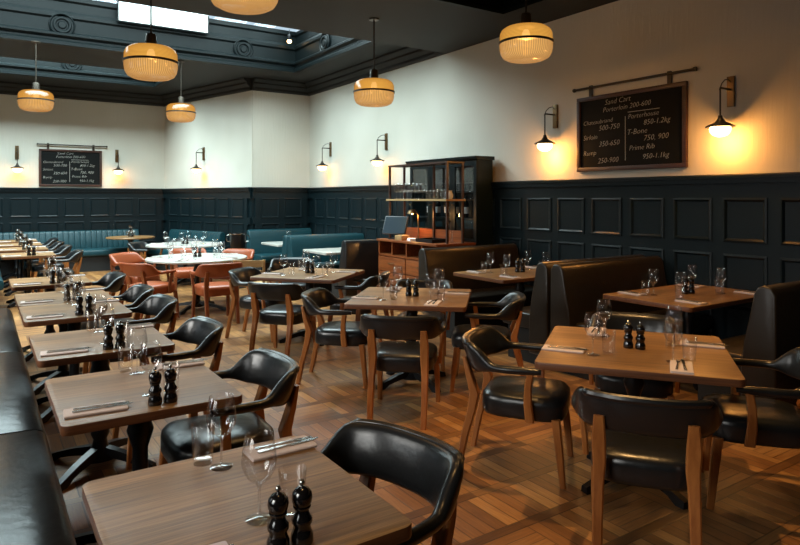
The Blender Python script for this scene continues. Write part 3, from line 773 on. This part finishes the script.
mb.box(SX0+.05, SX1-.02, SY0+.03, SY1-.03, .1, .755)
mb.build('carcass', M['sidewood'], t)
for k in range(2):
    for r in range(3):
        a = SY0+.035+k*(SY1-SY0-.05)/2; b = a+(SY1-SY0-.09)/2
        dr = MB().box(SX0+.005, SX0+.045, a, b, .105+r*.218, .105+r*.218+.205).build('drawer', M['sidewood'], t, bevel=.003)
        mb = MB(); ym = (a+b)/2; zm = .105+r*.218+.12
        mb.tube([(SX0+.005, ym-.06, zm), (SX0-.02, ym-.055, zm), (SX0-.02, ym+.055, zm), (SX0+.005, ym+.06, zm)], .006, 8).build('handle', M['brass'], dr, smooth=True)
t = thing('shelf_gantry', 'brass-brown rail shelf unit standing on the waiter sideboard', 'shelf', (0, 0, 0))
for k, (x, y) in enumerate(((5.10, 7.95), (5.36, 7.95), (5.10, 6.56), (5.36, 6.56), (5.36, 7.2))):
    MB().box(x-.014, x+.014, y-.014, y+.014, SH, 2.06).build('post', M['bronze'] if False else M['darkwood'], t)
MB().box(5.08, 5.38, 6.54, 7.97, 2.06, 2.085).build('top_shelf', M['darkwood'], t)
MB().box(5.05, 5.38, 6.52, 7.98, 1.56, 1.585).build('shelf', M['oak'], t)
mb = MB(); mb.box(5.372, 5.38, 6.57, 7.94, SH+.0, 1.16); mb.build('back_panel', M['sidewood'], t)
t = thing('tall_cabinet', 'tall blue-black glazed cabinet against the wall behind the sideboard', 'cabinet', (0, 0, 0))
CX = 5.60
mb = MB().box(CX+.02, XW-.065, 6.55, 6.60, 0, 2.12).box(CX+.02, XW-.065, 8.10, 8.15, 0, 2.12).box(XW-.085, XW-.065, 6.6, 8.1, 0, 2.12).box(CX+.02, XW-.065, 6.55, 8.15, 0, .95)
for z in (1.3, 1.68): mb.box(CX+.05, XW-.07, 6.6, 8.1, z, z+.02)
mb.build('carcass', M['blackpaint'], t)
MB().prism([(CX-.02, 2.12), (XW-.065, 2.12), (XW-.065, 2.17), (CX-.06, 2.17), (CX-.05, 2.145)], 'y', 6.51, 8.19).build('cornice', M['blackpaint'], t)
for k in range(3):
    a = 6.555+k*.53; b = a+.525
    mb = MB().box(CX-.005, CX+.02, a, a+.06, .97, 2.11).box(CX-.005, CX+.02, b-.06, b, .97, 2.11).box(CX-.005, CX+.02, a+.06, b-.06, .97, 1.04).box(CX-.005, CX+.02, a+.06, b-.06, 2.04, 2.11)
    dr = mb.build('door', M['blackpaint'], t)
    MB().box(CX+.004, CX+.008, a+.06, b-.06, 1.04, 2.04).build('door_glass', M['pane'], dr)
    MB().lathe([(0, 0), (.008, 0), (.008, .01), (.014, .018), (.012, .026), (0, .028)], n=12).build('knob', M['brass'], dr, M=Matrix.Translation((CX-.005, b-.03, 1.5)) @ Matrix.Rotation(-pi/2, 4, 'Y'), smooth=True)
# wine glasses and tumblers on the gantry shelf
ORD2 = ['first', 'second', 'third', 'fourth', 'fifth', 'sixth', 'seventh', 'eighth']
for k in range(8):
    put('wine', 5.16, 7.86-k*.095, 0, 'wine glass on the waiter station shelf, %s from left' % ORD2[k], 'wine glasses on the waiter station shelf', 1.585)
for k in range(5):
    put('tumbler', 5.16, 7.06-k*.085, 0, 'tumbler on the waiter station shelf, %s from left' % ORD2[k], 'tumblers on the waiter station shelf', 1.585)
# small white jug
t = thing('jug', 'small white jug at the right end of the gantry shelf', 'jug', (5.2, 6.64, 1.585))
MB().lathe([(0, 0), (.035, 0), (.05, .03), (.052, .06), (.038, .09), (.036, .105), (.041, .115), (.037, .115), (.033, .10), (.045, .06), (0, .01)], n=20).build('body', M['white'], t, smooth=True)
MB().tube([(0, .036, .1), (0, .07, .095), (0, .078, .06), (0, .048, .035)], .006, 8).build('handle', M['white'], t, smooth=True)
# till screen
t = thing('till_screen', 'tilted till touchscreen on the left end of the waiter sideboard', 'till', (5.06, 7.74, SH), R(-62))
MB().lathe([(0, 0), (.11, 0), (.11, .012), (.03, .02), (.022, .03), (.022, .12), (0, .12)], n=20).build('stand', M['black_iron'], t, smooth=True)
TM = Matrix.Translation((0, 0, .20)) @ Matrix.Rotation(R(-24), 4, 'X')
MB().box(-.19, .19, -.015, .015, -.14, .14).build('casing', M['black_iron'], t, bevel=.006, M=TM)
MB().box(-.175, .175, -.017, -.0145, -.125, .125).build('display', M['screen'], t, M=TM)
# brass table lamp (lit)
t = thing('desk_lamp', 'lit brass desk lamp standing on the waiter sideboard', 'lamp', (5.22, 7.38, SH))
MB().lathe([(0, 0), (.07, 0), (.07, .012), (.02, .02), (.010, .03), (.010, .36), (0, .365)], n=20).build('base', M['brass'], t, smooth=True)
MB().tube([(0, 0, .35), (-.02, .03, .40), (-.05, .06, .42)], .008, 8).build('arm', M['brass'], t, smooth=True)
MB().lathe([(0, .05), (.03, .048), (.06, .02), (.075, -.015), (.072, -.015), (.056, .018), (.026, .043), (0, .045)], (-.06, .07, .39), 24).build('shade', M['brass'], t, smooth=True)
MB().lathe([(0, .03), (.02, .02), (.028, 0), (.02, -.02), (0, -.028)], (-.06, .07, .395), 16).build('bulb', M['bulb'], t, smooth=True)
l = bpy.data.lights.new('desk_lamp_light', 'POINT'); l.energy = 9; l.color = (1, .5, .16); l.shadow_soft_size = .03
lo = bpy.data.objects.new('desk_lamp_light', l); COL.objects.link(lo); lo.location = (5.16, 7.45, SH+.345)
# clutter on the sideboard
o = MB().prism(rrect(-.09, .09, -.065, .065, .01), 'z', 0, .07).build('receipt_printer', M['oak'], bevel=.005); o.location = (5.02, 7.50, SH); o.rotation_euler = (0, 0, .3)
tag(o, 'small pale box beside the till screen on the sideboard', 'box')
o = MB().prism(rrect(-.07, .07, -.1, .1, .004), 'z', 0, .035).build('menu_stack', M['paper'], bevel=.002); o.location = (5.05, 7.26, SH); o.rotation_euler = (0, 0, -.4)
tag(o, 'stack of white papers on the sideboard under the lamp', 'papers')
t = thing('tray', 'black serving tray with raised rim on the waiter sideboard', 'tray', (5.12, 6.92, SH))
MB().prism(rrect(-.14, .14, -.19, .19, .02), 'z', 0, .008).build('tray_base', M['black_iron'], t)
mb = MB()
for a in ((-.14, -.13, -.19, .19), (.13, .14, -.19, .19), (-.13, .13, -.19, -.18), (-.13, .13, .18, .19)): mb.box(*a, .008, .05)
mb.build('tray_rim', M['black_iron'], t)
t = thing('water_carafe', 'clear glass carafe at the right end of the sideboard', 'carafe', (5.2, 6.64, SH))
MB().lathe([(0, 0), (.045, 0), (.05, .01), (.05, .12), (.04, .17), (.018, .22), (.016, .27), (.02, .285), (.0185, .285), (.0145, .27), (.0165, .22), (.038, .168), (.048, .12), (.047, .012), (0, .01)], n=24).build('bottle', M['glass'], t, smooth=True)
MB().lathe([(0, .27), (.0135, .27), (.0135, .288), (.02, .29), (.02, .30), (0, .302)], n=16).build('stopper', M['black_iron'], t, smooth=True)
for k in range(6):
    t = thing('wine_bottle', 'dark wine bottle inside the glazed cabinet, %s from right' % ORD2[k], 'bottle', (5.76, 6.75+k*.22, 1.32), 0, 'bottles in the glazed cabinet')
    MB().lathe([(0, 0), (.036, 0), (.038, .01), (.038, .19), (.03, .22), (.014, .245), (.013, .30), (.015, .305), (0, .31)], n=16).build('bottle', M['mill'], t, smooth=True)
    MB().lathe([(.0385, .06), (.0388, .06), (.0388, .15), (.0385, .15)], n=16).build('label', M['paper'], t)

# ------------------------------------------------------------------ pendants
def make_pendant(drop, amber=1):
    pass
PEND = [((151, 63), 6.2, HC, 'right of the small far pendant, by the white blind'), ((36, 101), 9.9, HS, ''), ((181, 113), 11.3, HS, ''), ((526, 44), 5.98, 4.6, ''), ((374, 93), 7.8, HC, ''), ((244, -13), 4.53, 4.6, '')]
PL = ['large glowing amber glass pendant in front of the white skylight blind', 'small-looking amber glass pendant at far left, before the back wall', 'farthest amber glass pendant, right of centre-left above the round tables', 'large amber glass pendant at top right in front of the plain wall', 'amber glass pendant hanging above the centre of the room', 'amber glass pendant cut off by the top edge of the picture']
for i, ((px, py), z, ch, _) in enumerate(PEND):
    l_ = (px-400)/FPX*z; P = cw(l_, z); h = CH+(HOR-py)*z/FPX
    t = thing('pendant_lamp', PL[i], 'pendant lamp', (P.x, P.y, h), 0, 'amber glass pendants')
    r = .262; MS = Matrix.Scale(.95, 4)
    up = [(.07, .172), (.15, .170), (.205, .158), (.243, .130), (.258, .095), (.262, .02)]
    lo_ = [(.262, .0), (.262, -.045), (.252, -.095), (.228, -.135), (.185, -.158), (.12, -.168), (.04, -.172), (0, -.172)]
    MB().lathe(up+lo_, n=48).build('shade', M['prism'], t, smooth=True, angle=70, M=MS)
    MB().lathe([(.262, -.004), (.272, -.004), (.272, .018), (.262, .018)], n=48, closed=True).build('band', M['bronze'], t, smooth=True, angle=50, M=MS)
    MB().lathe([(0, .153), (.085, .153), (.085, .168), (.055, .185), (.05, .27), (.045, .285), (.015, .295), (0, .295)], n=24).build('cap', M['bronze'], t, smooth=True)
    MB().lathe([(.009, .29), (.009, ch-h-.02), (.065, ch-h-.015), (.065, ch-h), (0, ch-h)], n=16).build('rod', M['bronze'], t, smooth=True)
    MB().lathe([(0, .05), (.02, .045), (.036, .015), (.04, -.015), (.028, -.045), (0, -.055)], (0, 0, .09), n=20).build('bulb', M['bulb'], t, smooth=True)
    l = bpy.data.lights.new('pendant_light', 'POINT'); l.energy = 22 if P.y > 5 else 170; l.color = (1, .44, .09); l.shadow_soft_size = .1
    o = bpy.data.objects.new('pendant_light', l); COL.objects.link(o); o.location = (P.x, P.y, h-.08)

# ------------------------------------------------------------------ wall sconces
def sconce(P, out, label, power=9):
    """P = point on the wall at plate centre, out = unit plan vector into the room"""
    rz = math.atan2(out[1], out[0])
    t = thing('wall_sconce', label, 'wall lamp', (P[0], P[1], P[2]), rz, 'wall sconces')
    MB().box(0, .022, -.035, .035, -.145, .145).build('back_plate', M['brass'], t, bevel=.003)
    MB().tube([(.02, 0, .02), (.19, 0, .02), (.20, 0, .0)], .010, 8).build('arm', M['bronze'], t, smooth=True)
    MB().tube([(.02, 0, .09), (.06, 0, .115), (.12, 0, .10), (.17, 0, .06), (.19, 0, .025)], .005, 8).build('cable', M['bronze'], t, smooth=True)
    MB().tube([(.195, 0, .02), (.195, 0, -.25)], .008, 8).build('stem', M['bronze'], t, smooth=True)
    MB().lathe([(0, -.235), (.018, -.24), (.022, -.265), (.045, -.30), (.12, -.335), (.128, -.342), (.128, -.350), (.120, -.348), (.04, -.31), (0, -.30)], (.195, 0, 0), 32).build('shade', M['bronze'], t, smooth=True, angle=60)
    MB().lathe([(0, -.335), (.088, -.345), (.095, -.36), (.088, -.395), (.062, -.425), (.03, -.438), (0, -.441)], (.195, 0, 0), 28).build('globe', M['bulb'], t, smooth=True)
    l = bpy.data.lights.new('sconce_light', 'POINT'); l.energy = power; l.color = (1, .40, .08); l.shadow_soft_size = .04
    o = bpy.data.objects.new('sconce_light', l); COL.objects.link(o)
    o.location = (P[0]+out[0]*.195, P[1]+out[1]*.195, P[2]-.485)
HP = 2.61
sconce((XW, 3.26, HP), (-1, 0), 'dark brass wall sconce right of the large chalkboard', 17)
sconce((XW, 5.46, HP), (-1, 0), 'dark brass wall sconce left of the large chalkboard', 17)
sconce((XW, 9.38, HP-.02), (-1, 0), 'wall sconce just left of the tall dark cabinet', 5)
sconce((XW, 11.5, HP-.02), (-1, 0), 'wall sconce near the corner, left of the one by the cabinet', 5)
tt = (204-400)/FPX
# intersect with angled wall
d0 = Vector((tt*CT+ST, CT-tt*ST)); 
den = d0.x*dn.y-d0.y*dn.x; s_ = (CB.x*dn.y-CB.y*dn.x)/den; PW = d0*s_
sconce((PW.x, PW.y, HP-.02), (-nn.x, -nn.y), 'wall sconce alone on the angled wall', 5)
sconce((.66, YB, HP-.03), (0, -1), 'wall sconce left of the small far chalkboard', 5)
sconce((2.65, YB, HP-.03), (0, -1), 'wall sconce right of the small far chalkboard', 5)
# tiny spotlight in the corner of the skylight
t = thing('spotlight', 'tiny bright spotlight in the far corner of the skylight', 'spotlight', (4.93, 11.25, 4.62))
MB().lathe([(0, .0), (.035, 0), (.04, .01), (.04, .09), (.02, .11), (0, .11)], n=16).build('housing', M['black_iron'], t, smooth=True)
MB().lathe([(0, -.06), (.03, -.052), (.045, -.025), (.036, 0), (0, 0.001)], n=16).build('lens', M['star'], t, smooth=True)
MB().tube([(0, 0, .1), (0, 0, .2)], .008, 8).build('stem', M['black_iron'], t)

# ------------------------------------------------------------------ chalkboards
def text_mesh(body, size, loc, M4, mat_, parent, align='LEFT', shear=.25):
    cu = bpy.data.curves.new('chalk_writing', 'FONT'); cu.body = body; cu.size = size; cu.shear = shear; cu.align_x = align; cu.space_character = 1.0
    cu.offset = -size*.020; cu.extrude = .0006; cu.resolution_u = 2
    o = bpy.data.objects.new('tmp', cu); COL.objects.link(o)
    dg = bpy.context.evaluated_depsgraph_get(); me = bpy.data.meshes.new_from_object(o.evaluated_get(dg))
    bpy.data.objects.remove(o)
    me.transform(M4 @ Matrix.Translation(loc) @ Matrix.Rotation(R(1.5), 4, 'Z')); me.materials.clear(); me.materials.append(mat_)
    ob = bpy.data.objects.new('chalk_writing', me); COL.objects.link(ob); ob.parent = parent
def chalkboard(M4, w, h, z0, label):
    """local: x to the right as read, y up, z out of the wall; origin bottom-left"""
    t = thing('chalkboard', label, 'chalkboard')
    mb = MB(); fw = .045
    mb.box(0, w, 0, fw, .0, .04).box(0, w, h-fw, h, 0, .04).box(0, fw, fw, h-fw, 0, .04).box(w-fw, w, fw, h-fw, 0, .04)
    mb.build('board_frame', M['darkwood'], t, bevel=.004, M=M4)
    MB().box(fw, w-fw, fw, h-fw, .005, .022).build('slate', M['slate'], t, M=M4)
    mb = MB(); mb.tube([(-.03, h+.10, .045), (w+.10, h+.10, .045)], .014, 10)
    for x in (-.03, w+.10): mb.tube([(x-.012, h+.10, .045), (x+.012, h+.10, .045)], .022, 10)
    mb.build('hanging_rail', M['bronze'], t, M=M4, smooth=True)
    for x in (.14*w, .86*w):
        MB().box(x-.022, x+.022, h-.01, h+.13, .012, .03).build('hook', M['bronze'], t, M=M4)
    ln = [('Sand Cart', .28, .86, .085), ('Porterloin 200-600', .26, .765, .08),
          ('Chateaubriand', .06, .62, .07), ('500-750', .22, .53, .085), ('Sirloin', .06, .42, .08), ('350-650', .22, .32, .085), ('Rump', .06, .21, .08), ('250-900', .21, .10, .085),
          ('Porterhouse', .50, .64, .075), ('850-1.2kg', .64, .545, .08), ('T-Bone', .49, .44, .085), ('750, 900', .64, .35, .085), ('Prime Rib', .51, .24, .08), ('950-1.1kg', .63, .125, .08)]
    for s, x, y, sz in ln: text_mesh(s, sz*h/.87*1.0, (x*w, y*h, .0225), M4, M['chalk'], t)
    mb = MB(); mb.box(.475*w, .475*w+.006, .12*h, .68*h, .022, .0228); mb.box(.5*w, .78*w, .725*h, .725*h+.005, .022, .0228)
    mb.build('chalk_line', M['chalk'], t, M=M4)
# right wall: reading direction is -Y
M4 = Matrix(((0, 0, -1, XW), (-1, 0, 0, 5.10), (0, 1, 0, 1.91), (0, 0, 0, 1)))
chalkboard(M4, 1.40, .87, 0, 'large wood-framed chalkboard menu on the right wall between two sconces')
M4 = Matrix(((1, 0, 0, 1.07), (0, 0, -1, YB), (0, 1, 0, 1.86), (0, 0, 0, 1)))
chalkboard(M4, 1.26, .82, 0, 'small-looking chalkboard menu on the far back wall above the banquette')
